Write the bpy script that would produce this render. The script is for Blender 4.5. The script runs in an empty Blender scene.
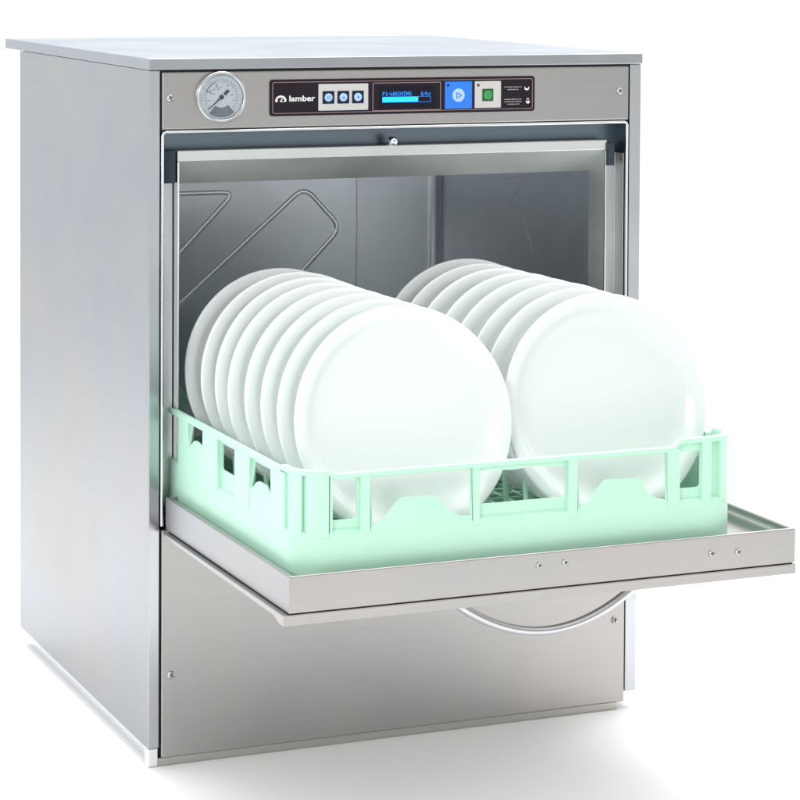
import bpy, bmesh, math, random
from mathutils import Vector, Matrix
random.seed(7)
PI = math.pi
sc = bpy.context.scene
COL = sc.collection
D2 = math.radians

# ------------------------------------------------------------------ measures (metres)
W, DEP, H = .600, .571, .7576          # cabinet
TS = .0125                             # thickness of the top
DF = -.4063                            # front of the open door
ZT, ZD, ZS = .2785, .2426, .2308       # door pan rim, pan underside, skin underside

# ------------------------------------------------------------------ materials
def nodes(name):
    m = bpy.data.materials.new(name); m.use_nodes = True
    nt = m.node_tree; b = nt.nodes['Principled BSDF']
    return m, nt, b

def plain(name, col, rough=.5, metal=0., spec=.5, **kw):
    m, nt, b = nodes(name)
    b.inputs['Base Color'].default_value = (*col, 1)
    b.inputs['Roughness'].default_value = rough
    b.inputs['Metallic'].default_value = metal
    b.inputs['Specular IOR Level'].default_value = spec
    for k, v in kw.items():
        b.inputs[k.replace('_', ' ')].default_value = v
    return m

def steel(name, col, rough, brush=(2, 400, 400), bump=.04, smear=.08, tint=None, smear_scale=5):
    """brushed stainless steel: fine lines in bump and roughness, broad smears from wiping, patches of tint"""
    m, nt, b = nodes(name); N, L = nt.nodes, nt.links
    tc = N.new('ShaderNodeTexCoord')
    mp = N.new('ShaderNodeMapping'); mp.inputs['Scale'].default_value = brush
    L.new(tc.outputs['Object'], mp.inputs['Vector'])
    n1 = N.new('ShaderNodeTexNoise'); n1.inputs['Scale'].default_value = 1; n1.inputs['Detail'].default_value = 2
    L.new(mp.outputs[0], n1.inputs['Vector'])
    n2 = N.new('ShaderNodeTexNoise'); n2.inputs['Scale'].default_value = smear_scale
    n2.inputs['Detail'].default_value = 3; n2.inputs['Distortion'].default_value = .8
    L.new(tc.outputs['Object'], n2.inputs['Vector'])
    r1 = N.new('ShaderNodeMapRange'); r1.inputs['To Min'].default_value = rough - .008; r1.inputs['To Max'].default_value = rough + .014
    L.new(n1.outputs[0], r1.inputs['Value'])
    r2 = N.new('ShaderNodeMapRange'); r2.inputs['From Min'].default_value = .35; r2.inputs['From Max'].default_value = .7
    r2.inputs['To Min'].default_value = -smear * .5; r2.inputs['To Max'].default_value = smear
    L.new(n2.outputs[0], r2.inputs['Value'])
    ad = N.new('ShaderNodeMath'); ad.operation = 'ADD'
    L.new(r1.outputs[0], ad.inputs[0]); L.new(r2.outputs[0], ad.inputs[1]); L.new(ad.outputs[0], b.inputs['Roughness'])
    mx = N.new('ShaderNodeMix'); mx.data_type = 'RGBA'
    mx.inputs['A'].default_value = (*[c * .94 for c in col], 1)
    t = tint or [min(1, c * 1.05) for c in col]
    mx.inputs['B'].default_value = (*t, 1)
    r3 = N.new('ShaderNodeMapRange'); r3.inputs['From Min'].default_value = .38; r3.inputs['From Max'].default_value = .64
    L.new(n2.outputs[0], r3.inputs['Value']); L.new(r3.outputs[0], mx.inputs['Factor']); mp2 = N.new('ShaderNodeMapping'); mp2.inputs['Scale'].default_value = [v * 2.4 if v > 50 else v for v in brush]
    L.new(tc.outputs['Object'], mp2.inputs['Vector'])
    n4 = N.new('ShaderNodeTexNoise'); n4.inputs['Scale'].default_value = 1; n4.inputs['Detail'].default_value = 2
    L.new(mp2.outputs[0], n4.inputs['Vector'])
    r4 = N.new('ShaderNodeMapRange'); r4.inputs['From Min'].default_value = .3; r4.inputs['From Max'].default_value = .7
    r4.inputs['To Min'].default_value = .978; r4.inputs['To Max'].default_value = 1.022
    L.new(n4.outputs[0], r4.inputs['Value'])
    vm = N.new('ShaderNodeVectorMath'); vm.operation = 'SCALE'
    L.new(mx.outputs['Result'], vm.inputs[0]); L.new(r4.outputs[0], vm.inputs['Scale']); L.new(vm.outputs[0], b.inputs['Base Color'])
    b.inputs['Metallic'].default_value = 1
    return m

M = {}
M['side'] = steel('side_steel', (.375, .39, .42), .34, (200, 3, 200), .02, .08, (.43, .425, .415), 4)  # bluish tone puts the cool reflected surroundings into the colour
M['front'] = steel('front_steel', (.44, .445, .435), .33, (2, 200, 300), .015, .04, (.465, .445, .43), 3)  # warm tint patches put a warm reflection into the colour
M['top'] = steel('top_steel', (.41, .43, .45), .34, (3, 300, 400), .02)
M['frame'] = steel('frame_steel', (.60, .61, .61), .36, (200, 200, 3), .02, .04)
M['bright'] = plain('polished_steel', (.82, .84, .85), .14, 1)
M['chamber'] = steel('chamber_steel', (.76, .80, .835), .34, (200, 200, 2), .03, .08)
M['bead'] = plain('bead_steel', (.95, .97, .98), .33, 1)
M['bevel'] = steel('bevel_steel', (.88, .90, .88), .50, (3, 200, 200), .02, .04)
M['plinth'] = plain('plinth_steel', (.52, .51, .48), .30, 1)
M['added_strip'] = plain('added_strip_steel', (.90, .91, .92), .16, 1)  # near-white polish for the added strips that brighten the gap at the floor
M['stile'] = steel('stile_steel', (.50, .51, .53), .215, (200, 200, 3), .02, .02)  # paler than the side sheet: its brighter reflection put into the colour
M['screwsteel'] = plain('screw_steel', (.55, .55, .55), .28, 1)
M['handle'] = plain('handle_steel', (.56, .57, .58), .24, 1)
M['lip'] = steel('lip_steel', (.72, .75, .74), .34, (3, 400, 400), .03, .05)
M['channel'] = steel('shaded_channel_steel', (.165, .205, .24), .34, (3, 300, 300), .03, .06)  # dark blue tone puts the shade of the recess into the steel colour
M['endblock'] = plain('dark_blue_block', (.035, .05, .065), .5, 0, .2)  # near-black blue of the blocks at the channel's upper ends
M['tray'] = steel('tray_steel', (.42, .46, .46), .36, (3, 300, 300), .03, .08)
M['gap'] = plain('dark_gap', (.03, .028, .026), .6)
M['gapbrown'] = plain('brown_gap_strip', (.10, .055, .035), .6)
M['black'] = plain('black_overlay', (.014, .009, .014), .35, 0, .22)
M['navy'] = plain('navy_overlay', (.008, .012, .045), .4, 0, .25)
M['pink'] = plain('pinkish_line', (.42, .28, .28), .5)
M['cream'] = plain('grey_white_key_panel', (.58, .57, .55), .45)
M['bluekey'] = plain('blue_key_panel', (.02, .20, .80), .4)
M['palekey'] = plain('pale_blue_key', (.42, .62, .85), .35)
M['greenkey'] = plain('green_key', (.008, .16, .03), .35)
M['greenline'] = plain('light_green_line', (.12, .55, .22), .4)
M['darkgreen'] = plain('dark_green_key', (.005, .05, .02), .35)
M['white'] = plain('white_print', (.80, .80, .80), .5)
M['greyprint'] = plain('grey_print', (.42, .42, .42), .5)
M['led'] = plain('amber_led', (.12, .05, .03), .4)
M['screen'] = plain('screen_black', (.006, .006, .016), .3, 0, .2)
M['lcd'] = plain('lcd_blue', (.01, .15, .5), .4, Emission_Color=(.01, .22, .95, 1), Emission_Strength=.9)
M['lcdc'] = plain('lcd_cyan', (.01, .3, .4), .4, Emission_Color=(.01, .62, .80, 1), Emission_Strength=.9)
M['dial'] = plain('dial_face', (.84, .92, .98), .4)
M['needle'] = plain('dial_print', (.05, .06, .065), .5)
M['thin'] = plain('dial_thin_print', (.22, .27, .31), .5)
M['glass'] = plain('dial_glass', (1, 1, 1), .03, 0, .5, Transmission_Weight=1., IOR=1.2)

def ceramic():
    m, nt, b = nodes('white_porcelain'); N, L = nt.nodes, nt.links
    tc = N.new('ShaderNodeTexCoord')
    n = N.new('ShaderNodeTexNoise'); n.inputs['Scale'].default_value = 9; n.inputs['Detail'].default_value = 2
    L.new(tc.outputs['Object'], n.inputs['Vector'])
    r = N.new('ShaderNodeMapRange'); r.inputs['To Min'].default_value = .15; r.inputs['To Max'].default_value = .24
    L.new(n.outputs[0], r.inputs['Value']); L.new(r.outputs[0], b.inputs['Roughness'])
    b.inputs['Base Color'].default_value = (.775, .82, .813, 1)
    bp = N.new('ShaderNodeBump'); bp.inputs['Strength'].default_value = .05; bp.inputs['Distance'].default_value = .002
    L.new(n.outputs[0], bp.inputs['Height']); L.new(bp.outputs[0], b.inputs['Normal'])
    return m
M['plate'] = ceramic()

def mint():
    m, nt, b = nodes('mint_plastic'); N, L = nt.nodes, nt.links
    tc = N.new('ShaderNodeTexCoord')
    n = N.new('ShaderNodeTexNoise'); n.inputs['Scale'].default_value = 14; n.inputs['Detail'].default_value = 3
    L.new(tc.outputs['Object'], n.inputs['Vector'])
    mx = N.new('ShaderNodeMix'); mx.data_type = 'RGBA'
    mx.inputs['A'].default_value = (.475, .775, .605, 1); mx.inputs['B'].default_value = (.505, .80, .63, 1)
    L.new(n.outputs[0], mx.inputs['Factor']); L.new(mx.outputs['Result'], b.inputs['Base Color'])
    b.inputs['Roughness'].default_value = .38
    b.inputs['Subsurface Weight'].default_value = .08
    b.inputs['Subsurface Radius'].default_value = (.4, 1, .6); b.inputs['Subsurface Scale'].default_value = .004
    return m
M['mint'] = mint()

# ------------------------------------------------------------------ mesh helpers
def link(name, bm, mat, parent=None, bevel=0, seg=2, smooth=None):
    me = bpy.data.meshes.new(name)
    bmesh.ops.recalc_face_normals(bm, faces=bm.faces)
    bm.to_mesh(me); bm.free()
    me.materials.append(M[mat] if isinstance(mat, str) else mat)
    o = bpy.data.objects.new(name, me); COL.objects.link(o)
    if smooth is not None:
        for p_ in me.polygons: p_.use_smooth = True
        me.set_sharp_from_angle(angle=D2(smooth))
    if bevel:
        md = o.modifiers.new('Bevel', 'BEVEL'); md.width = bevel; md.segments = seg
        md.limit_method = 'ANGLE'; md.angle_limit = D2(35); md.harden_normals = False
    if parent: o.parent = parent
    return o

def empty(name, loc=(0, 0, 0)):
    o = bpy.data.objects.new(name, None); COL.objects.link(o); o.location = loc
    o.empty_display_size = .05
    return o

def tag(o, label, cat, group=None):
    o['label'] = label; o['category'] = cat
    if group: o['group'] = group

def box(bm, x0, x1, y0, y1, z0, z1, mtx=None):
    v = [bm.verts.new((x, y, z)) for x in (x0, x1) for y in (y0, y1) for z in (z0, z1)]
    for f in ((0, 1, 3, 2), (4, 6, 7, 5), (0, 4, 5, 1), (2, 3, 7, 6), (0, 2, 6, 4), (1, 5, 7, 3)):
        bm.faces.new([v[i] for i in f])
    if mtx:
        for q in v: q.co = mtx @ q.co
    return v

def quad(bm, *pts): bm.faces.new([bm.verts.new(q) for q in pts])

def prism_y(bm, pts, y0, y1):
    """polygon of (x, z) points extruded from y0 to y1"""
    a = [bm.verts.new((x, y0, z)) for x, z in pts]; b = [bm.verts.new((x, y1, z)) for x, z in pts]
    n = len(pts); bm.faces.new(a); bm.faces.new(b[::-1])
    for i in range(n): bm.faces.new((a[i], b[i], b[(i + 1) % n], a[(i + 1) % n]))

def prism_x(bm, pts, x0, x1):
    a = [bm.verts.new((x0, y, z)) for y, z in pts]; b = [bm.verts.new((x1, y, z)) for y, z in pts]
    n = len(pts); bm.faces.new(a); bm.faces.new(b[::-1])
    for i in range(n): bm.faces.new((a[i], b[i], b[(i + 1) % n], a[(i + 1) % n]))

def rrect(x0, x1, z0, z1, r, n=6):
    out = []
    for cx, cz, a0 in ((x1 - r, z1 - r, 0), (x0 + r, z1 - r, 90), (x0 + r, z0 + r, 180), (x1 - r, z0 + r, 270)):
        for i in range(n + 1):
            a = D2(a0 + 90 * i / n); out.append((cx + r * math.cos(a), cz + r * math.sin(a)))
    return out

def circle(cx, cz, r, n=40): return [(cx + r * math.cos(2 * PI * i / n), cz + r * math.sin(2 * PI * i / n)) for i in range(n)]

def ring_y(bm, outer, inner, y0, y1):
    n = len(outer)
    vo0 = [bm.verts.new((x, y0, z)) for x, z in outer]; vo1 = [bm.verts.new((x, y1, z)) for x, z in outer]
    vi0 = [bm.verts.new((x, y0, z)) for x, z in inner]; vi1 = [bm.verts.new((x, y1, z)) for x, z in inner]
    for i in range(n):
        j = (i + 1) % n
        bm.faces.new((vo0[i], vo0[j], vi0[j], vi0[i])); bm.faces.new((vo1[i], vi1[i], vi1[j], vo1[j]))
        bm.faces.new((vo0[i], vo1[i], vo1[j], vo0[j])); bm.faces.new((vi0[i], vi0[j], vi1[j], vi1[i]))

def lathe(bm, prof, mtx=Matrix(), n=64):
    """prof: (radius, height) list turned about local z"""
    rings = []
    for r, h in prof:
        if r < 1e-6: rings.append([bm.verts.new(mtx @ Vector((0, 0, h)))])
        else: rings.append([bm.verts.new(mtx @ Vector((r * math.cos(2 * PI * i / n), r * math.sin(2 * PI * i / n), h))) for i in range(n)])
    for a, b in zip(rings, rings[1:]):
        for i in range(n):
            j = (i + 1) % n
            if len(a) == 1 and len(b) == 1: continue
            if len(a) == 1: bm.faces.new((a[0], b[i], b[j]))
            elif len(b) == 1: bm.faces.new((a[i], a[j], b[0]))
            else: bm.faces.new((a[i], a[j], b[j], b[i]))

FY = Matrix.Rotation(D2(90), 4, 'X')          # local z -> world -y (towards the viewer)
def face_front(x, y, z): return Matrix.Translation((x, y, z)) @ FY

def tube(bm, pts, r, n=12, squash=1.):
    pts = [Vector(p_) for p_ in pts]; rings = []; up0 = None
    for i, p_ in enumerate(pts):
        t = (pts[min(i + 1, len(pts) - 1)] - pts[max(i - 1, 0)]).normalized()
        a = up0 if up0 is not None else (Vector((0, 1, 0)) if abs(t.y) < .9 else Vector((1, 0, 0)))
        a = (a - t * a.dot(t)).normalized(); b = t.cross(a); up0 = a
        rings.append([bm.verts.new(p_ + (a * math.cos(2 * PI * k / n) * squash + b * math.sin(2 * PI * k / n)) * r) for k in range(n)])
    for a, b in zip(rings, rings[1:]):
        for i in range(n): bm.faces.new((a[i], a[(i + 1) % n], b[(i + 1) % n], b[i]))
    bm.faces.new(rings[0][::-1]); bm.faces.new(rings[-1])

def B(): return bmesh.new()

def screw(parent, x, y, z, r=.004, mtx=None):
    bm = B(); m = mtx or face_front(x, y, z)
    lathe(bm, [(r, -.001), (r, .0006), (r * .9, .0013), (r * .55, .0019), (r * .2, .0021), (0, .0021)], m, 24)
    o = link('screw', bm, 'screwsteel', parent, smooth=40)
    bm = B()
    a = random.uniform(0, 1.5)
    for k in (0, 1):
        mm = m @ Matrix.Rotation(a + k * PI / 2, 4, 'Z')
        box(bm, -r * .62, r * .62, -r * .11, r * .11, .0016 + k * .0001, .00235 + k * .0001, mm)
    link('screw_slot', bm, 'gap', o)
    return o

# ================================================================== THE DISHWASHER
dw = empty('dishwasher', (0, 0, 0))
tag(dw, 'stainless steel front-loading commercial dishwasher with its door folded open', 'dishwasher')

bm = B(); box(bm, -.0008, .6005, -.003, DEP + .076, H - TS, H)
link('top_panel', bm, 'top', dw, .0012, 3)
# left side sheet with its folded front flange, right the same
bm = B(); prism = [(0, DEP), (0, .0016), (.0012, .0016), (.0012, DEP)]
def prism_z(bm, pts, z0, z1):
    a = [bm.verts.new((x, y, z0)) for x, y in pts]; b = [bm.verts.new((x, y, z1)) for x, y in pts]
    n = len(pts); bm.faces.new(a[::-1]); bm.faces.new(b)
    for i in range(n): bm.faces.new((a[i], a[(i + 1) % n], b[(i + 1) % n], b[i]))
prism_z(bm, prism, 0, H - TS - .0006)
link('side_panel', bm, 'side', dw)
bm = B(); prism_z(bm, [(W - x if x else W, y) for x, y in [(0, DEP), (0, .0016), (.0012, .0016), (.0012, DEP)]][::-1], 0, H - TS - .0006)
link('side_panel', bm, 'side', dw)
bm = B(); box(bm, .0001, .0126, 0, .0175, -.0004, H - TS - .0004); link('front_stile', bm, 'stile', dw, .0011, 3)
bm = B(); box(bm, .5853, W - .0001, 0, .0175, -.0004, H - TS - .0004); link('front_stile', bm, 'stile', dw, .0011, 3)
bm = B(); box(bm, .002, W - .002, DEP - .004, DEP - .001, .002, H - TS - .001); link('back_panel', bm, 'side', dw)
bm = B(); box(bm, .002, W - .002, .02, DEP - .006, .004, .006); link('bottom_panel', bm, 'side', dw)

# control fascia
fas = None
bm = B(); box(bm, .0148, .5838, -.0005, .0185, .6795, H - TS - .0022)
fas = link('fascia', bm, 'front', dw, .0018, 4)
screw(fas, .0238, -.0006, .7144); screw(fas, .5716, -.0006, .7134)
bm = B(); box(bm, .0128, .5850, .004, .017, .6775, .745); link('fascia_backing', bm, 'gap', dw)

# ---- pressure gauge
GX, GZ, GR = .0812, .7146, .0288
bm = B(); gm = face_front(GX, -.0005, GZ)
lathe(bm, [(GR, -.001), (GR, .0045), (GR - .0006, .006), (GR - .002, .0068), (GR - .0035, .0064), (GR - .0045, .005), (GR - .005, .0018), (GR - .005, -.001)], gm, 72)
gauge = link('pressure_gauge', bm, 'handle', dw, smooth=50)
bm = B(); lathe(bm, [(GR - .0049, .0004), (GR - .0049, .0018), (0, .0018)], gm, 60); dial = link('dial', bm, 'dial', gauge)
yd = -.0005 - .0021
def fan(bm, r0, r1, a0, a1, y=yd, n=20):
    p_ = [(GX + r1 * math.cos(D2(a0 + (a1 - a0) * i / n)), GZ + r1 * math.sin(D2(a0 + (a1 - a0) * i / n))) for i in range(n + 1)]
    q = [(GX + r0 * math.cos(D2(a0 + (a1 - a0) * i / n)), GZ + r0 * math.sin(D2(a0 + (a1 - a0) * i / n))) for i in range(n + 1)]
    for i in range(n): quad(bm, (p_[i][0], y, p_[i][1]), (p_[i + 1][0], y, p_[i + 1][1]), (q[i + 1][0], y, q[i + 1][1]), (q[i][0], y, q[i][1]))
bm = B(); fan(bm, .0115, .0222, 232, 312); wedge = link('dial_wedge', bm, 'thin', dial)
bm = B()
fan(bm, .0172, .0182, 112, 160)
fan(bm, .0170, .0173, 320, 450); fan(bm, .0170, .0173, 160, 222)
for k in range(28):
    a = -40 + 260 * k / 27; L_ = .0020 if k % 3 else .0034
    fan(bm, .0205 - L_, .0205, a - .8, a + .8, n=1)
fan(bm, .0070, .0178, 157, 160, n=1); fan(bm, .0070, .0160, 111, 115, n=1)
for a, r_ in ((135, .012), (150, .0145), (60, .0145), (10, .0125), (195, .0145), (345, .0145), (95, .0105)):
    cx, cz = GX + r_ * math.cos(D2(a)), GZ + r_ * math.sin(D2(a))
    quad(bm, (cx - .0007, yd, cz - .0007), (cx + .0007, yd, cz - .0007), (cx + .0007, yd, cz + .0007), (cx - .0007, yd, cz + .0007))
link('dial_print', bm, 'thin', dial)
bm = B()
for z_, w_ in ((-.0135, .0055), (-.0160, .0065), (-.0186, .0075)):
    for k in range(7):
        x_ = GX + .0012 + (k - 3) * w_ * .28
        box(bm, x_ - w_ * .09, x_ + w_ * .09, yd - .0002, yd - .0001, GZ + z_ - .0005, GZ + z_ + .0005)
link('dial_lettering', bm, 'greyprint', dial)
bm = B()
a = D2(222); dx, dz = math.cos(a), math.sin(a); nx_, nz_ = -dz, dx
def npt(l, w): return (GX + dx * l + nx_ * w, yd - .0012, GZ + dz * l + nz_ * w)
quad(bm, npt(-.0025, .0009), npt(.0205, .0003), npt(.0205, -.0003), npt(-.0025, -.0009))
quad(bm, npt(-.0045, .0015), npt(-.0110, .0017), npt(-.0110, -.0017), npt(-.0045, -.0015))
lathe(bm, [(.0024, .0024), (.0024, .0042), (0, .0042)], gm, 20)
link('needle', bm, 'needle', gauge)
bm = B(); lathe(bm, [(GR - .0049, .0050), (GR - .012, .0056), (0, .0060), (0, .0054), (GR - .012, .0050), (GR - .0049, .0044)], gm, 60)
link('gauge_glass', bm, 'glass', gauge, smooth=60)

# ---- control panel (overlay with keys, screen and lettering)
PX0, PX1, PZ0, PZ1 = .1378, .4610, .6922, .7328
yf = -.0005
bm = B(); prism_y(bm, rrect(PX0, PX1, PZ0, PZ1, .0035), yf - .0016, yf + .002)
cp = link('control_panel', bm, 'black', dw, .0004, 2)
def sheet(name, mat, pts, y, parent=cp, t=.0003):
    bm = B(); prism_y(bm, pts, y - t, y + .0001); return link(name, bm, mat, parent)
y1 = yf - .0016
def outline(bm, x0, x1, z0, z1, w, r, y, t=.0003):
    o_ = rrect(x0, x1, z0, z1, r); i_ = rrect(x0 + w, x1 - w, z0 + w, z1 - w, max(r - w, .0002)); ring_y(bm, o_, i_, y - t, y + .0001)
bm = B(); outline(bm, .1408, .4580, .6950, .7300, .0005, .0022, y1)
link('border_line', bm, 'pink', cp)
sheet('key_surround', 'navy', rrect(.1928, .2562, .6960, .7290, .0006), y1)
kp = sheet('key_panel', 'cream', rrect(.1948, .2542, .6975, .7272, .0008), y1 - .0003)
for k, xk in enumerate((.2066, .2243, .2418)):
    kb = sheet('program_key', 'navy', rrect(xk - .0070, xk + .0070, .7050, .7192, .0008), y1 - .0006)
    bm = B(); lathe(bm, [(.0046, 0), (.0046, .0005), (.0036, .0009), (0, .0010)], face_front(xk, y1 - .0008, .7121), 28)
    link('key_button', bm, 'palekey', kb, smooth=30)
    bm = B()
    if k == 0: outline(bm, xk - .0019, xk + .0019, .7104, .7138, .0004, .0009, y1 - .0018)
    elif k == 1:
        for z_, w_ in ((.7112, .0020), (.7124, .0014)): box(bm, xk - w_, xk + w_, y1 - .0021, y1 - .0018, z_ - .0003, z_ + .0003)
    else:
        for a_ in range(3): box(bm, -.0016, .0016, -.0002, .0002, .00095, .0012, face_front(xk, y1 - .0008, .7121) @ Matrix.Rotation(a_ * PI / 3, 4, 'Z'))
    link('key_symbol', bm, 'bluekey', kb)
# screen
bm = B(); outline(bm, .2598, .3430, .6958, .7276, .0006, .0012, y1); link('screen_border', bm, 'pink', cp)
scr = sheet('display_screen', 'screen', rrect(.2680, .3355, .6990, .7232, .0008), y1)
FONT = {'P': ('1110', '1001', '1001', '1110', '1000', '1000', '1000'), '1': ('010', '110', '010', '010', '010', '010', '111'),
 '-': ('000', '000', '000', '111', '000', '000', '000'), 'W': ('10001', '10001', '10001', '10101', '10101', '11011', '10001'),
 'A': ('0110', '1001', '1001', '1111', '1001', '1001', '1001'), 'S': ('0111', '1000', '1000', '0110', '0001', '0001', '1110'),
 'H': ('1001', '1001', '1001', '1111', '1001', '1001', '1001'), 'I': ('111', '010', '010', '010', '010', '010', '111'),
 'N': ('1001', '1101', '1101', '1011', '1011', '1001', '1001'), 'G': ('0111', '1000', '1000', '1011', '1001', '1001', '0111'),
 '6': ('0110', '1000', '1000', '1110', '1001', '1001', '0110'), '4': ('0010', '0110', '1010', '1111', '0010', '0010', '0010'),
 's': ('000', '000', '011', '100', '010', '001', '110')}
def pixtext(bm, s, x0, x1, zt, hh, y):
    total = sum(len(FONT[c][0]) + 1 for c in s) - 1; u = (x1 - x0) / total; v = hh / 7; x = x0
    for c in s:
        for r_, row in enumerate(FONT[c]):
            for q, ch in enumerate(row):
                if ch == '1':
                    box(bm, x + q * u + u * .02, x + (q + 1) * u - u * .02, y - .0001, y, zt - (r_ + 1) * v + v * .03, zt - r_ * v - v * .03)
        x += (len(FONT[c][0]) + 1) * u
bm = B(); pixtext(bm, 'P1-WASHING', .2716, .3068, .7172, .0046, y1 - .0004); pixtext(bm, '64s', .3185, .3302, .7169, .0046, y1 - .0004)
link('screen_text', bm, 'lcd', scr)
bm = B(); box(bm, .2716, .3150, y1 - .0005, y1 - .0004, .7056, .7112); link('progress_bar', bm, 'lcdc', scr)
bm = B(); outline(bm, .2712, .3304, .7051, .7117, .0004, .0004, y1 - .0003, .0002); link('progress_outline', bm, 'lcd', scr)
# start key
sheet('key_surround', 'navy', rrect(.3465, .4190, .6955, .7285, .0008), y1)
sk = sheet('start_key', 'bluekey', rrect(.3480, .3814, .6968, .7276, .0008), y1 - .0003)
bm = B(); lathe(bm, [(.0076, 0), (.0076, .0004), (.0066, .0008), (0, .0009)], face_front(.3646, y1 - .0006, .7120), 36); link('start_button', bm, 'palekey', sk, smooth=30)
bm = B()
tri = [(.3618, .7158), (.3618, .7082), (.3692, .7120)]
ti = [(.3626, .7144), (.3626, .7096), (.3674, .7120)]; ring_y(bm, tri, ti, y1 - .0018, y1 - .0015); link('start_symbol', bm, 'bluekey', sk)
sheet('indicator', 'navy', circle(.3518, .7236, .0015, 16), y1 - .0006, sk)
# power key
pk = sheet('power_key', 'cream', rrect(.3850, .4177, .6970, .7276, .0008), y1 - .0003)
gk = sheet('power_button', 'darkgreen', rrect(.3943, .4080, .7048, .7188, .0006), y1 - .0006, pk)
bm = B(); prism_y(bm, rrect(.3953, .4070, .7058, .7178, .0006), y1 - .0013, y1 - .0009); link('button_face', bm, 'greenkey', pk)
bm = B(); ring_y(bm, circle(.4012, .7118, .0042, 28), circle(.4012, .7118, .0032, 28), y1 - .0016, y1 - .0013)
ring_y(bm, circle(.4012, .7118, .0019, 20), circle(.4012, .7118, .0013, 20), y1 - .0016, y1 - .0013); link('power_symbol', bm, 'greenline', pk)
sheet('indicator', 'led', circle(.3893, .7232, .0017, 16), y1 - .0006, pk)
# small print at the right end: rows too small to read
bm = B()
rs = random.Random(3)
for x0, x1, z_ in ((.4222, .4440, .7204), (.4262, .4405, .7175), (.4222, .4440, .7062), (.4218, .4442, .7035), (.4262, .4412, .7006)):
    x = x0
    while x < x1:
        w_ = rs.choice((.0007, .0010, .0013, .0018)); box(bm, x, min(x + w_, x1), y1 - .0002, y1, z_ - .0005, z_ + .0005 * rs.choice((.6, 1, 1)))
        x += w_ + rs.choice((.0004, .0005, .0009))
link('small_print', bm, 'greyprint', cp)
bm = B(); prism_y(bm, [(.4478, .7205), (.4478, .7182), (.4488, .7165), (.4522, .7165), (.4535, .7182), (.4535, .7205), (.4528, .7205), (.4524, .7186), (.4488, .7186), (.4484, .7205)], y1 - .0003, y1)
prism_y(bm, circle(.4520, .7032, .0023, 20), y1 - .0003, y1); prism_y(bm, [(.4505, .7046), (.4535, .7046), (.4531, .7072), (.4509, .7072)], y1 - .0005, y1 + .0001)
link('symbol', bm, 'white', cp)
bm = B(); prism_y(bm, circle(.4520, .7050, .0012, 14), y1 - .0007, y1); link('symbol', bm, 'black', cp)
# logo mark and word
bm = B()
cx, cz, n = .1506, .7092, 24
def arc(r0, r1, a0, a1, sx=1.1, y=y1):
    P = lambda r, a: (cx + sx * r * math.cos(D2(a)), cz + r * math.sin(D2(a)))
    pts = [P(r1, a0 + (a1 - a0) * i / n) for i in range(n + 1)] + [P(r0, a1 - (a1 - a0) * i / n) for i in range(n + 1)]
    for i in range(n):
        a, b, c, d = pts[i], pts[i + 1], pts[2 * n - i], pts[2 * n + 1 - i]
        quad(bm, (a[0], y - .0002, a[1]), (b[0], y - .0002, b[1]), (c[0], y - .0002, c[1]), (d[0], y - .0002, d[1]))
arc(.0038, .0060, 0, 190)
for pts in ([(.1440, .7080), (.1464, .7080), (.1475, .7096), (.1452, .7098)], [(.1548, .7092), (.1573, .7092), (.1560, .7080), (.1520, .7080)],
            [(.1492, .7080), (.1540, .7080), (.1520, .7092), (.1500, .7092)], [(.1500, .7092), (.1512, .7092), (.1530, .7118), (.1518, .7122)]):
    quad(bm, *[(x, y1 - .00025, z) for x, z in pts])
link('emblem', bm, 'white', cp)
def text_mesh(name, s, x0, x1, z0, size, mat, parent, y, bold=0., space=1.):
    cu = bpy.data.curves.new(name + '_curve', 'FONT'); cu.body = s; cu.size = size; cu.offset = bold; cu.extrude = .00012; cu.resolution_u = 6; cu.space_character = space
    t = bpy.data.objects.new(name + '_tmp', cu); COL.objects.link(t)
    dg = bpy.context.evaluated_depsgraph_get(); me = bpy.data.meshes.new_from_object(t.evaluated_get(dg))
    xs = [v.co.x for v in me.vertices]; k = (x1 - x0) / (max(xs) - min(xs))
    for v in me.vertices:
        v.co = Vector((x0 + (v.co.x - min(xs)) * k, y - v.co.z - .0001, z0 + v.co.y))
    bpy.data.objects.remove(t); bpy.data.curves.remove(cu)
    me.materials.clear(); me.materials.append(M[mat]); me.name = name
    o = bpy.data.objects.new(name, me); COL.objects.link(o); o.parent = parent
    return o
text_mesh('lettering', 'lamber', .1605, .1910, .7086, .0088, 'white', cp, y1, bold=.00022, space=1.02)

# ---- recess round the mouth, sheet-metal edges
x0, x1, zt = .0156, .5825, .6770
def band(bm, o_, i_, yo, yi):
    """four-sided band from rectangle o_ at depth yo to rectangle i_ at depth yi (x0,x1,z0,z1)"""
    P = lambda r, y: [(r[0], y, r[2]), (r[1], y, r[2]), (r[1], y, r[3]), (r[0], y, r[3])]
    a, b = P(o_, yo), P(i_, yi)
    for k in range(4): quad(bm, a[k], a[(k + 1) % 4], b[(k + 1) % 4], b[k])
bm = B()
zb = .2500
yb = .030
band(bm, (x0, x1, zb, zt), (x0, x1, zb, zt), .004, yb)         # walls of the channel
quad(bm, (x0, yb, zb), (.0355, yb, zb), (.0355, yb, zt), (x0, yb, zt)); quad(bm, (.5595, yb, zb), (x1, yb, zb), (x1, yb, zt), (.5595, yb, zt))
quad(bm, (.0355, yb, .640), (.5595, yb, .640), (.5595, yb, zt), (.0355, yb, zt))
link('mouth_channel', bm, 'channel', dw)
bm = B()       # lower lengths of the channel are plain steel, dark end blocks above
prism_z(bm, [(.5630, .0245), (.5795, .0245), (.5795, .0055), (.5814, .0055), (.5814, .0290), (.5630, .0290)], .262, .6400); link('channel_strip', bm, 'frame', dw, .0008)
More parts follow.
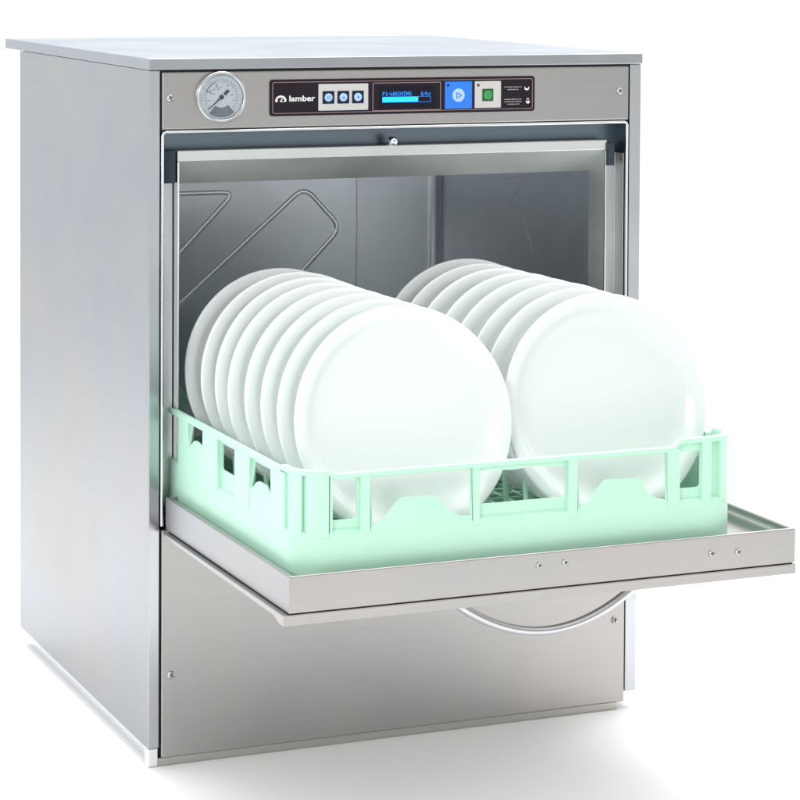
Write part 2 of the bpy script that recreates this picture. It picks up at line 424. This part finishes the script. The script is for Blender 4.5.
bm = B(); box(bm, .0178, .0350, .0245, .0295, .262, .6220); link('channel_strip', bm, 'frame', dw, .0008)
bm = B(); box(bm, .5600, .5690, .006, .0240, .6255, .6520); link('channel_end_block', bm, 'endblock', dw, .001)
bm = B(); box(bm, .0178, .0345, .0125, .0240, .6200, .6560); link('channel_end_block', bm, 'endblock', dw, .001)
bm = B()
e = .0024
tube(bm, [(x0, .0012, .245), (x0, .0012, zt - .004), (x0 + .0012, .0012, zt - .0012), (x0 + .004, .0012, zt), (x1 - .004, .0012, zt), (x1 - .0012, .0012, zt - .0012), (x1, .0012, zt - .004), (x1, .0012, .245)], .0019, 10)
link('mouth_edge', bm, 'bright', dw, smooth=60)
# ---- wash chamber
cx0, cx1, cz0, cz1 = .0355, .5610, .2620, .6560     # mouth of the chamber, at y = .010
ix0, ix1, iz0, iz1 = .0400, .5550, .2560, .6165     # inside walls, from y = .042 back
yc, yi, yk = .010, .046, .508
bm = B()
box(bm, cx0, cx1, yc, yc + .014, .6435, cz1)
link('chamber_header', bm, 'lip', dw, .0012, 3)
bm = B()
box(bm, cx0, cx0 + .0022, yc, yc + .016, cz0, .6434); link('chamber_edge', bm, 'bright', dw, .0006, 2)
bm = B(); box(bm, cx1 - .0022, cx1, yc, yc + .016, cz0, .6434)
link('chamber_edge', bm, 'bright', dw, .0006, 2)
bm = B()
a = [(cx0 + .002, yc + .001, cz0), (cx1 - .002, yc + .001, cz0), (cx1 - .002, yc + .001, .6436), (cx0 + .002, yc + .001, .6436)]
b = [(ix0, yi, iz0), (ix1, yi, iz0), (ix1, yi, iz1), (ix0, yi, iz1)]
for k in range(4): quad(bm, a[k], a[(k + 1) % 4], b[(k + 1) % 4], b[k])
link('chamber_bevel', bm, 'bevel', dw)
bm = B()
A_ = [(ix0, yi + .0003, iz0), (ix1, yi + .0003, iz0), (ix1, yi + .0003, iz1), (ix0, yi + .0003, iz1)]
R_ = .016
def rrz(y_):
    pts = []
    for X, Y, a0 in ((ix1 - R_, yk - R_, 0), (ix0 + R_, yk - R_, 90)):
        for i in range(9): pts.append((X + R_ * math.cos(D2(a0 + 90 * i / 8)), Y + R_ * math.sin(D2(a0 + 90 * i / 8))))
    return [(ix1, yi)] + pts + [(ix0, yi)]
pts = rrz(0); lo = [bm.verts.new((x, y, iz0)) for x, y in pts]; hi = [bm.verts.new((x, y, iz1)) for x, y in pts]
for i in range(len(pts) - 1): bm.faces.new((lo[i], lo[i + 1], hi[i + 1], hi[i]))
bm.faces.new(lo); bm.faces.new(hi)
wc = link('wash_chamber', bm, 'chamber', dw, smooth=40)
# pressed beads on the rear wall, a welded seam, and beads on the right wall
def fillet(pts, r=.016, n=6):
    out = [Vector((pts[0][0], 0, pts[0][1]))]
    for i in range(1, len(pts) - 1):
        p0, p1, p2 = [Vector((q[0], 0, q[1])) for q in pts[i - 1:i + 2]]
        a, b = (p0 - p1).normalized(), (p2 - p1).normalized()
        s, t = p1 + a * r, p1 + b * r
        for k in range(n + 1):
            u = k / n; out.append(s * (1 - u) ** 2 + p1 * 2 * u * (1 - u) + t * u * u)
    out.append(Vector((pts[-1][0], 0, pts[-1][1])))
    return out
bm = B()
for pts in ([(.050, .5600), (.2680, .5600), (.0700, .3550)],
            [(.0700, .3100), (.3640, .5640), (.4160, .5080), (.2000, .2900)]):
    pp = fillet(pts, .018, 10)
    tube(bm, [(v.x, yk + .0006, v.z) for v in pp], .0034, 14, squash=.5)
    link('pressed_bead', bm, 'bead', wc, smooth=70); bm = B()
bm = B(); tube(bm, [(.4385, yk, iz0), (.4385, yk, iz1)], .0012, 8); link('weld_seam', bm, 'bead', wc, smooth=70)
bm = B(); rr = random.Random(11)
for (ya, za, yb_, zb_) in ((.20, .600, .300, .585), (.235, .590, .285, .545), (.24, .555, .20, .500)):
    tube(bm, [(ix1 - .0001, ya, za), (ix1 - .0001, yb_, zb_)], .00022, 5)
link('scratch', bm, 'greyprint', wc)

# latch stud in the channel above the mouth
bm = B(); lathe(bm, [(.0052, 0), (.0052, .006), (.0046, .009), (.003, .011), (0, .0115)], face_front(.2885, .013, .6605), 24)
link('latch_stud', bm, 'bright', dw, smooth=50)

# lower front panel and plinth
bm = B(); box(bm, .0150, .5842, -.0005, .010, -.0118, .2405)
fp = link('front_panel', bm, 'front', dw, .0016, 3)
screw(fp, .0262, -.0006, .0794, .0046); screw(fp, .5708, -.0006, .0866, .0046)
bm = B(); box(bm, .0124, .5765, .0030, .0200, -.0215, -.0122)
link('plinth', bm, 'plinth', dw, .001)
bm = B(); box(bm, .0100, .0120, .0170, .5600, -.0213, -.0006); link('added_base_strip', bm, 'added_strip', dw)  # added strip, mirrors the white floor to brighten the gap below the side
bm = B(); box(bm, .5800, .5820, .0170, .5600, -.0213, -.0006); link('added_base_strip', bm, 'added_strip', dw)  # unseen twin of the added strip on the left
bm = B(); box(bm, .0010, .0121, .0022, .0165, -.0213, -.0010); link('added_stile_block', bm, 'added_strip', dw, .001)  # added pale block that covers the dark gap below the stile
bm = B(); box(bm, .0125, .5848, .005, .017, .002, .240); link('front_backing', bm, 'gap', dw)

# ---- door, folded down
XL, XR = .0178, .5762
bm = B()
yb2 = -.006
# outer walls, rim, ledge and pan floor as a closed profile swept round four sides
def rect(xa, xb, ya, yb_): return [(xa, ya), (xb, ya), (xb, yb_), (xa, yb_)]
prof = [(0, ZD), (0, ZT - .0008), (.0008, ZT), (.0052, ZT), (.0060, ZT - .0012), (.0062, ZT - .0055), (.0120, ZT - .0065), (.0130, ZT - .0080), (.0145, ZT - .0150)]
rings = []
for off, z in prof:
    f_ = min(off, .0034) if off < .007 else off * .25 + .002
    r_ = rect(XL + off, XR - off, DF + f_, yb2 - f_)
    rings.append([bm.verts.new((x, y, z)) for x, y in r_])
for a, b in zip(rings, rings[1:]):
    for k in range(4): bm.faces.new((a[k], a[(k + 1) % 4], b[(k + 1) % 4], b[k]))
bm.faces.new(rings[-1]); bm.faces.new(rings[0][::-1])
pan = link('door', bm, 'front', dw, .0006, 2)
pan.data.materials.append(M['side'])  # side faces take the bluish steel: reflected tone put into colour
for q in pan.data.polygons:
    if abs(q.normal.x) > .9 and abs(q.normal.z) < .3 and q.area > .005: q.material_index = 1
bm = B(); box(bm, XL + .002, XR - .002, DF + .0025, yb2 - .002, ZD - .0013, ZD - .0002); link('door_gap_strip', bm, 'gapbrown', pan)  # brown strip filling the gap line between pan and skin
bm = B()
# outer skin: shallow sheet, deeper lip at its front edge with a notched corner
xs0, xs1 = .0120, .5768
v = [(DF - .0008, ZD - .0014), (DF - .0008, ZS), (DF + .012, ZS), (DF + .030, ZS + .0046), (-.012, ZS + .0062), (-.012, ZD - .0014)]
prism_x(bm, v, xs0, xs1)
link('door_skin', bm, 'front', pan, .0008, 3)
for xs_, zs_ in ((.2815, .2656), (.3102, .2661), (.4769, .2604), (.5080, .2593)): screw(pan, xs_, DF - .0002, zs_, .0034)
bm = B()
hy = -.392; pts = []
xa, xb = .1915, .4035
for i in range(33):
    u = -1 + 2 * i / 32; x = (xa + xb) / 2 + u * (xb - xa) / 2
    z = .1955 + (.0415) * (abs(u) ** 2.0)
    pts.append((x, hy, z))
tube(bm, pts, .0046, 16)
link('handle', bm, 'handle', pan, smooth=60)

# ================================================================== THE RACK
RX0, RX1, RY0, RY1, RR = .0310, .5180, -.3900, .0970, .034
RZ0, RZ1 = .2660, .3700
rack = empty('dish_rack', (.2745, -.1465, RZ0))
tag(rack, 'mint green plastic dish rack with cut-out sides lying on the open door', 'dish rack')
def rlink(name, bm, mat, **k):
    """a rack part: geometry is written in world space, moved to the rack's origin"""
    bmesh.ops.translate(bm, verts=bm.verts, vec=-rack.location)
    return link(name, bm, mat, rack, **k)
# path round the rack: list of (s, x, y, nx, ny, side, t)
def rpath(side, t):
    if side == 'F': return (t, RY0, 0, -1)
    if side == 'R': return (RX1, t, 1, 0)
    if side == 'K': return (t, RY1, 0, 1)
    if side == 'L': return (RX0, t, -1, 0)
def corner(cx, cy, a): return (cx + RR * math.cos(a), cy + RR * math.sin(a), math.cos(a), math.sin(a))
def hole(u, a, b, z0, z1, r=.004):
    """rounded hole: z limits at u inside [a, b]"""
    d = min(u - a, b - u); k = r - math.sqrt(max(0, r * r - (r - d) ** 2)) if d < r else 0
    return (z0 + k, z1 - k)
def lerp_prof(u, pts):
    for (a, za), (b, zb_) in zip(pts, pts[1:]):
        if a <= u <= b:
            k = (u - a) / (b - a); k = k * k * (3 - 2 * k); return za + (zb_ - za) * k
    return pts[-1][1]
HUMP_A = [(.1085, .3165), (.1130, .3175), (.1430, .3417), (.1745, .3410), (.1960, .3215), (.2050, .3185), (.2160, .3180)]
HUMP_B = [(.3325, .3165), (.3370, .3175), (.3655, .3420), (.3990, .3410), (.4160, .3215), (.4240, .3180), (.4335, .3165)]
FO = [(.0685, .0950, lambda u: hole(u, .0685, .0950, .3240, .3640)),
      (.1085, .2155, lambda u: (lerp_prof(u, HUMP_A), .3635)),
      (.2250, .3200, lambda u: (.3275, .3605 + .0010 * math.sin((u - .225) * 130))),
      (.3325, .4335, lambda u: (lerp_prof(u, HUMP_B), .3635)),
      (.4490, .4740, lambda u: hole(u, .4490, .4740, .3255, .3640))]
def lh(z0, z1, hump=0):
    return lambda a, b: (a, b, lambda u: (hole(u, a, b, z0, z1, .003)[0] + hump * math.exp(-((u - (a + b) / 2) / ((b - a) * .22)) ** 2), hole(u, a, b, z0, z1, .003)[1]))
LO = [lh(.3340, .3615)(-.3130, -.2510, ), lh(.3330, .3610)(-.2010, -.1465), lh(.3400, .3640)(-.0945, -.0520)]
LO[0] = (-.3130, -.2510, lambda u: (lerp_prof(u, [(-.3130, .3370), (-.2950, .3450), (-.2780, .3450), (-.2510, .3340)]), .3610))
LO[2] = (-.0945, -.0450, lambda u: (lerp_prof(u, [(-.0945, .3480), (-.0700, .3500), (-.0450, .3400)]), .3640))
LO += [lh(.3330, .3610)(-.0080, .0360)]
path = []
def add_side(side, ta, tb, openings):
    ts = {ta, tb}
    n = int(abs(tb - ta) / .006)
    for i in range(n + 1): ts.add(ta + (tb - ta) * i / n)
    for a, b, f in openings:
        m = max(8, int((b - a) / .0016))
        for i in range(m + 1):
            ts.add(a + (b - a) * i / m)
        for d in (.0003, .0008, .0018): ts.add(a + d); ts.add(b - d)
    ts = sorted(ts); clean = [ts[0]]
    for t in ts[1:]:
        if t - clean[-1] > 1e-5: clean.append(t)
    if tb < ta: clean.reverse()
    for i, t in enumerate(clean):
        zz = None
        for a, b, f in openings:
            if a - 1e-6 <= t <= b + 1e-6: zz = f(min(max(t, a), b)) + ((a, b),)
        path.append((*rpath(side, t), zz))
def add_corner(cx, cy, a0):
    for i in range(1, 12):
        path.append((*corner(cx, cy, D2(a0 + 90 * i / 12)), None))
KO = FO
add_side('F', RX0 + RR, RX1 - RR, FO); add_corner(RX1 - RR, RY0 + RR, -90)
add_side('R', RY0 + RR, RY1 - RR, LO); add_corner(RX1 - RR, RY1 - RR, 0)
add_side('K', RX1 - RR, RX0 + RR, KO); add_corner(RX0 + RR, RY1 - RR, 90)
add_side('L', RY1 - RR, RY0 + RR, LO); add_corner(RX0 + RR, RY0 + RR, 180)
def zrim(x, y):
    """the rim steps up at the corners"""
    def st(d): d = max(0, min(1, d)); return d * d * (3 - 2 * d)
    ex = max(st((x - .440) / .012), st((.072 - x) / .010)); ey = max(st((y - .030) / .012), st((-.335 - y) / .010), )
    c = ex * ey
    hi = .0075 if x > .3 else (.004 if y < 0 else .014)
    return RZ1 + hi * c
OFF = .0046
bm = B()
rows = []
for (x, y, nx, ny, zz) in path:
    zb_, zt_ = (zz[0], zz[1]) if zz else (.3340, .3600)
    zr_ = zrim(x, y)
    ho = -.0004 if zz and len(zz[2]) and zz[2][0] in (.1085, .3325, -.3130, -.0945) else -OFF
    col = []
    for z, off in ((RZ0, -.002), (RZ0 + .002, -.0003), (RZ0 + .004, .0004), (.290, .0002), (.3100, -.0002), (.3135, max(ho, -.0012)), (.3155, ho), (max(zb_, .3160), ho), (min(zt_, zr_ - .004), -OFF), (zr_, -OFF)):
        col.append(bm.verts.new((x + nx * off, y + ny * off, z)))
    rows.append((col, zz))
n = len(rows)
for i in range(n):
    a, za = rows[i]; b, zb_ = rows[(i + 1) % n]
    op = za and zb_ and za[2] == zb_[2]
    for k in range(len(a) - 1):
        if k == 7 and op: continue
        bm.faces.new((a[k], b[k], b[k + 1], a[k + 1]))
w = rlink('rack_wall', bm, 'mint', smooth=35)
md = w.modifiers.new('Solid', 'SOLIDIFY'); md.thickness = .0024; md.offset = -1
md = w.modifiers.new('Bevel', 'BEVEL'); md.width = .0005; md.segments = 2; md.limit_method = 'ANGLE'; md.angle_limit = D2(50)
# rim lip
bm = B(); rings = []
for (x, y, nx, ny, zz) in path:
    zr_ = zrim(x, y)
    sec = [(-.0074, -.0015), (-.0066, .0003), (-.0010, .0006), (.0004, -.0002), (.0006, -.0040), (-.0002, -.0050), (-.0040, -.0046), (-.0074, -.0044)]
    rings.append([bm.verts.new((x + nx * o_, y + ny * o_, zr_ + dz_)) for o_, dz_ in sec])
for i in range(n):
    a, b = rings[i], rings[(i + 1) % n]
    for k in range(8): bm.faces.new((a[k], a[(k + 1) % 8], b[(k + 1) % 8], b[k]))
rlink('rack_rim', bm, 'mint', smooth=40)
# upright ribs
def rib(x, y, nx, ny, wd, z0=.3085, name='rack_rib'):
    bm = B(); tx, ty = -ny, nx; zt_ = zrim(x, y) - .002
    pts = []
    vs = []
    for z in (z0, zt_):
        for a, o_ in ((-.5, -.0052), (.5, -.0052), (.5, .0002), (-.5, .0002)):
            vs.append(bm.verts.new((x + tx * a * wd + nx * o_, y + ty * a * wd + ny * o_, z)))
    bm.faces.new(vs[:4][::-1]); bm.faces.new(vs[4:])
    for k in range(4): bm.faces.new((vs[k], vs[(k + 1) % 4], vs[4 + (k + 1) % 4], vs[4 + k]))
    return rlink(name, bm, 'mint', bevel=.0005)
for x, wd in ((.0668, .0026), (.1020, .0100), (.2202, .0072), (.3262, .0105), (.4410, .0140), (.4795, .0110)):
    rib(x, RY0, 0, -1, wd); rib(x, RY1, 0, 1, wd)
for y, wd in ((-.3345, .0410), (-.2260, .0470), (-.1205, .0500), (-.0265, .0350), (.0500, .0260)):
    rib(RX0, y, -1, 0, wd); rib(RX1, y, 1, 0, wd)
def arc_rib(cx_, cy_, a0, a1):
    bm = B(); rs_ = []
    for i in range(13):
        x, y, nx, ny = corner(cx_, cy_, D2(a0 + (a1 - a0) * i / 12)); zt_ = zrim(x, y) - .002
        rs_.append([bm.verts.new((x + nx * o_, y + ny * o_, z)) for o_, z in ((-.0052, .3085), (.0002, .3085), (.0002, zt_), (-.0052, zt_))])
    for a, b in zip(rs_, rs_[1:]):
        for k in range(4): bm.faces.new((a[k], a[(k + 1) % 4], b[(k + 1) % 4], b[k]))
    bm.faces.new(rs_[0][::-1]); bm.faces.new(rs_[-1])
    rlink('rack_rib', bm, 'mint', bevel=.0006, smooth=35)
for cx_, cy_, a0, sg in ((RX0 + RR, RY0 + RR, 180, 1), (RX1 - RR, RY0 + RR, -90, -1), (RX1 - RR, RY1 - RR, 0, 1), (RX0 + RR, RY1 - RR, 90, -1)):
    for a_, b_ in (((12, 43), (50, 89)) if sg > 0 else ((22, 60), (66, 88))): arc_rib(cx_, cy_, a0 + a_, a0 + b_)
# lattice floor and pegs
bm = B()
k = 0
x = RX0 + .020
while x < RX1 - .01:
    box(bm, x - .0016, x + .0016, RY0 + .004, RY1 - .004, RZ0 + .0160, RZ0 + .0225); x += .0223
y = RY0 + .020
while y < RY1 - .01:
    box(bm, RX0 + .004, RX1 - .004, y - .0016, y + .0016, RZ0 + .0165, RZ0 + .0220); y += .0223
rlink('rack_floor', bm, 'mint')
LEAN = D2(12)
PITCH_L, PITCH_R, YL, YR = .360 / 7, .356 / 7, -.3600, -.3450
pm = None
for xr in (.078, .128, .206, .256, .312, .362, .436, .484):
    for k in range(9):
        y = (YL if xr < .28 else YR) + k * PITCH_L + .030
        if y > RY1 - .02: continue
        if pm is None:
            bm = B(); mt = Matrix.Rotation(-LEAN, 4, 'X')
            lathe(bm, [(.0034, 0), (.0030, .02), (.0024, .050), (.0014, .054), (0, .0545)], mt, 10)
            pg = link('peg', bm, 'mint', rack, smooth=50); pm = pg.data
        else:
            pg = bpy.data.objects.new('peg', pm); COL.objects.link(pg); pg.parent = rack
        pg.location = Vector((xr, y, RZ0 + .010)) - rack.location

# ================================================================== THE PLATES
R = .117
raw = [(0, -.0125), (.040, -.0125), (.062, -.0122), (.076, -.0118), (.086, -.0109), (.0945, -.0084), (.0998, -.0047), (.1040, -.0014), (.1073, .0001), (.1105, .0008), (.1140, .0010), (.1160, .0006),
       (.1168, -.0004), (.1170, -.0016), (.1160, -.0030), (.1130, -.0040), (.1085, -.0054), (.104, -.0090), (.097, -.0132), (.086, -.0160), (.070, -.0172), (.0655, -.0182), (.0640, -.0205), (.0615, -.0206), (.0600, -.0178), (.040, -.0172), (0, -.0172)]
def smoothp(p_, n=3):
    out = []
    for i in range(len(p_) - 1):
        p0, p1, p2, p3 = p_[max(i - 1, 0)], p_[i], p_[i + 1], p_[min(i + 2, len(p_) - 1)]
        for k in range(n):
            t = k / n
            out.append(tuple(.5 * ((2 * p1[c]) + (-p0[c] + p2[c]) * t + (2 * p0[c] - 5 * p1[c] + 4 * p2[c] - p3[c]) * t * t + (-p0[c] + 3 * p1[c] - 3 * p2[c] + p3[c]) * t ** 3) for c in (0, 1)))
    out.append(p_[-1]); out[0] = (0, out[0][1])
    return [(max(a, 0), b) for a, b in out]
bm = B()
# local origin at the foot of the rim; local -y faces the viewer, leaned back
lathe(bm, smoothp(raw), Matrix.Translation((0, 0, R)) @ FY, 96)
plate0 = link('plate', bm, 'plate', smooth=80)
ordL = ['front plate of the left row, its whole white face showing', 'second plate from the front in the left row, behind the left front plate',
 'third plate from the front in the left row of white plates', 'fourth plate from the front in the left row of white plates',
 'fifth plate from the front in the left row, fourth from the back', 'third plate from the back in the left row of white plates',
 'second plate from the back in the left row, just before the greyer rearmost one', 'rearmost plate of the left row, greyish in shade and nearest the embossed rear wall']
ordR = ['front plate of the right row, its whole white face showing above the rack', 'second plate from the front in the right row, behind the right front plate',
 'third plate from the front in the right row of white plates', 'fourth plate from the front in the right row of white plates',
 'fifth plate from the front in the right row, fourth from the back', 'third plate from the back in the right row of white plates',
 'second plate from the back in the right row of white plates', 'rearmost plate of the right row, its rim against the dark right chamber wall']
rj = random.Random(5)
for row in (0, 1):
    for k in range(8):
        o = plate0 if (row, k) == (0, 0) else plate0.copy()
        if o is not plate0: COL.objects.link(o)
        f_ = k / 7
        if row == 0: loc = (.1655 + .0015 * f_, YL + k * PITCH_L, .2915 - .003 * f_)
        else: loc = (.3985 + .001 * f_, YR + k * PITCH_R, .2905 - .003 * f_)
        jit = rj.uniform(-.0019, .0019) if 0 < k < 7 else 0
        o.location = (loc[0] + jit, loc[1] + jit * .6, loc[2])
        o.rotation_euler = (-(LEAN + (rj.uniform(-.018, .018) if k else 0)), 0, 0)
        if (row, k) == (0, 7): o.rotation_euler.x -= .02
        tag(o, (ordR if row else ordL)[k], 'plate', 'white plates standing on edge in the rack')

# ================================================================== THE SURFACE
FZ = -.0217
bm = B(); quad(bm, (-40, -40, FZ), (40, -40, FZ), (40, 60, FZ), (-40, 60, FZ))
m, nt, b = nodes('white_floor'); b.inputs['Base Color'].default_value = (.96, .96, .96, 1); b.inputs['Roughness'].default_value = .7
b.inputs['Specular IOR Level'].default_value = .2
fl = link('floor', bm, m); fl['kind'] = 'structure'

# ================================================================== LIGHT
wd = bpy.data.worlds.new('World'); sc.world = wd; wd.use_nodes = True
N, L = wd.node_tree.nodes, wd.node_tree.links
bg = N['Background']
tc = N.new('ShaderNodeTexCoord'); sp = N.new('ShaderNodeSeparateXYZ'); L.new(tc.outputs['Generated'], sp.inputs[0])
mr = N.new('ShaderNodeMapRange'); mr.inputs['From Min'].default_value = -.8; mr.inputs['From Max'].default_value = .6
mr.interpolation_type = 'SMOOTHSTEP'
L.new(sp.outputs['Y'], mr.inputs['Value'])
mx = N.new('ShaderNodeMix'); mx.data_type = 'RGBA'
mx.inputs['A'].default_value = (.50, .49, .475, 1); mx.inputs['B'].default_value = (1.06, 1.14, 1.24, 1)
L.new(mr.outputs[0], mx.inputs['Factor'])
mz = N.new('ShaderNodeMapRange'); mz.interpolation_type = 'SMOOTHSTEP'
mz.inputs['From Min'].default_value = .30; mz.inputs['From Max'].default_value = .85; mz.inputs['To Min'].default_value = 0; mz.inputs['To Max'].default_value = 1
L.new(sp.outputs['Z'], mz.inputs['Value'])
mx2 = N.new('ShaderNodeMix'); mx2.data_type = 'RGBA'; mx2.inputs['B'].default_value = (1.3, 1.3, 1.3, 1)
L.new(mx.outputs['Result'], mx2.inputs['A']); L.new(mz.outputs[0], mx2.inputs['Factor']); L.new(mx2.outputs['Result'], bg.inputs['Color'])
bg.inputs['Strength'].default_value = 1.0

def area(name, loc, target, sx, sy, power, col=(1, 1, 1), spread=None):
    l = bpy.data.lights.new(name, 'AREA'); l.shape = 'RECTANGLE'; l.size = sx; l.size_y = sy; l.energy = power; l.color = col
    if spread: l.spread = D2(spread)
    o = bpy.data.objects.new(name, l); COL.objects.link(o); o.location = loc
    o.rotation_euler = (Vector(target) - Vector(loc)).to_track_quat('-Z', 'Y').to_euler()
    return o
area('softbox_key', (-2.2, -2.6, 1.5), (.25, -.1, .45), .9, .9, 2.8, spread=45)
area('fill_overhead', (.6, .6, 2.9), (.5, .4, 0), 3.0, 2.2, 40, spread=110)  # added lamp out of view, whitens the floor
area('fill_rear', (2.4, 1.6, 1.6), (1.0, .0, 0), 1.6, 1.6, 10)  # added lamp out of view, fills the floor shadow on the right
area('fill_right', (2.7, -.5, 1.2), (.55, -.45, -.02), 1.2, 1.2, 1.5, spread=75)  # added lamp out of view, lightens the floor shadow under the door

# ================================================================== CAMERA
p = [-0.8308181, -2.7785813, 0.8793428, 0.4237083, -0.0393533, 0.0068403, 2651.9767039, 503.9147327, 53.1896824]
yaw, pit, rol, f, cx, cy = p[3:9]
fw = Vector((math.sin(yaw) * math.cos(pit), math.cos(yaw) * math.cos(pit), math.sin(pit)))
rt = Vector((math.cos(yaw), -math.sin(yaw), 0)); up = rt.cross(fw)
r2 = rt * math.cos(rol) + up * math.sin(rol); u2 = -rt * math.sin(rol) + up * math.cos(rol)
cam = bpy.data.cameras.new('camera'); co = bpy.data.objects.new('camera', cam); COL.objects.link(co)
mt = Matrix((r2, u2, -fw)).transposed().to_4x4(); mt.translation = Vector(p[:3]); co.matrix_world = mt
cam.sensor_width = 36; cam.lens = f / 800 * 36; cam.shift_x = (400 - cx) / 800; cam.shift_y = (cy - 400) / 800
cam.clip_start = .05; cam.clip_end = 500
sc.camera = co
sc.view_settings.view_transform = 'Standard'; sc.view_settings.look = 'None'; sc.view_settings.exposure = 0; sc.view_settings.gamma = 1
sc.cycles.max_bounces = 10; sc.cycles.use_denoising = True
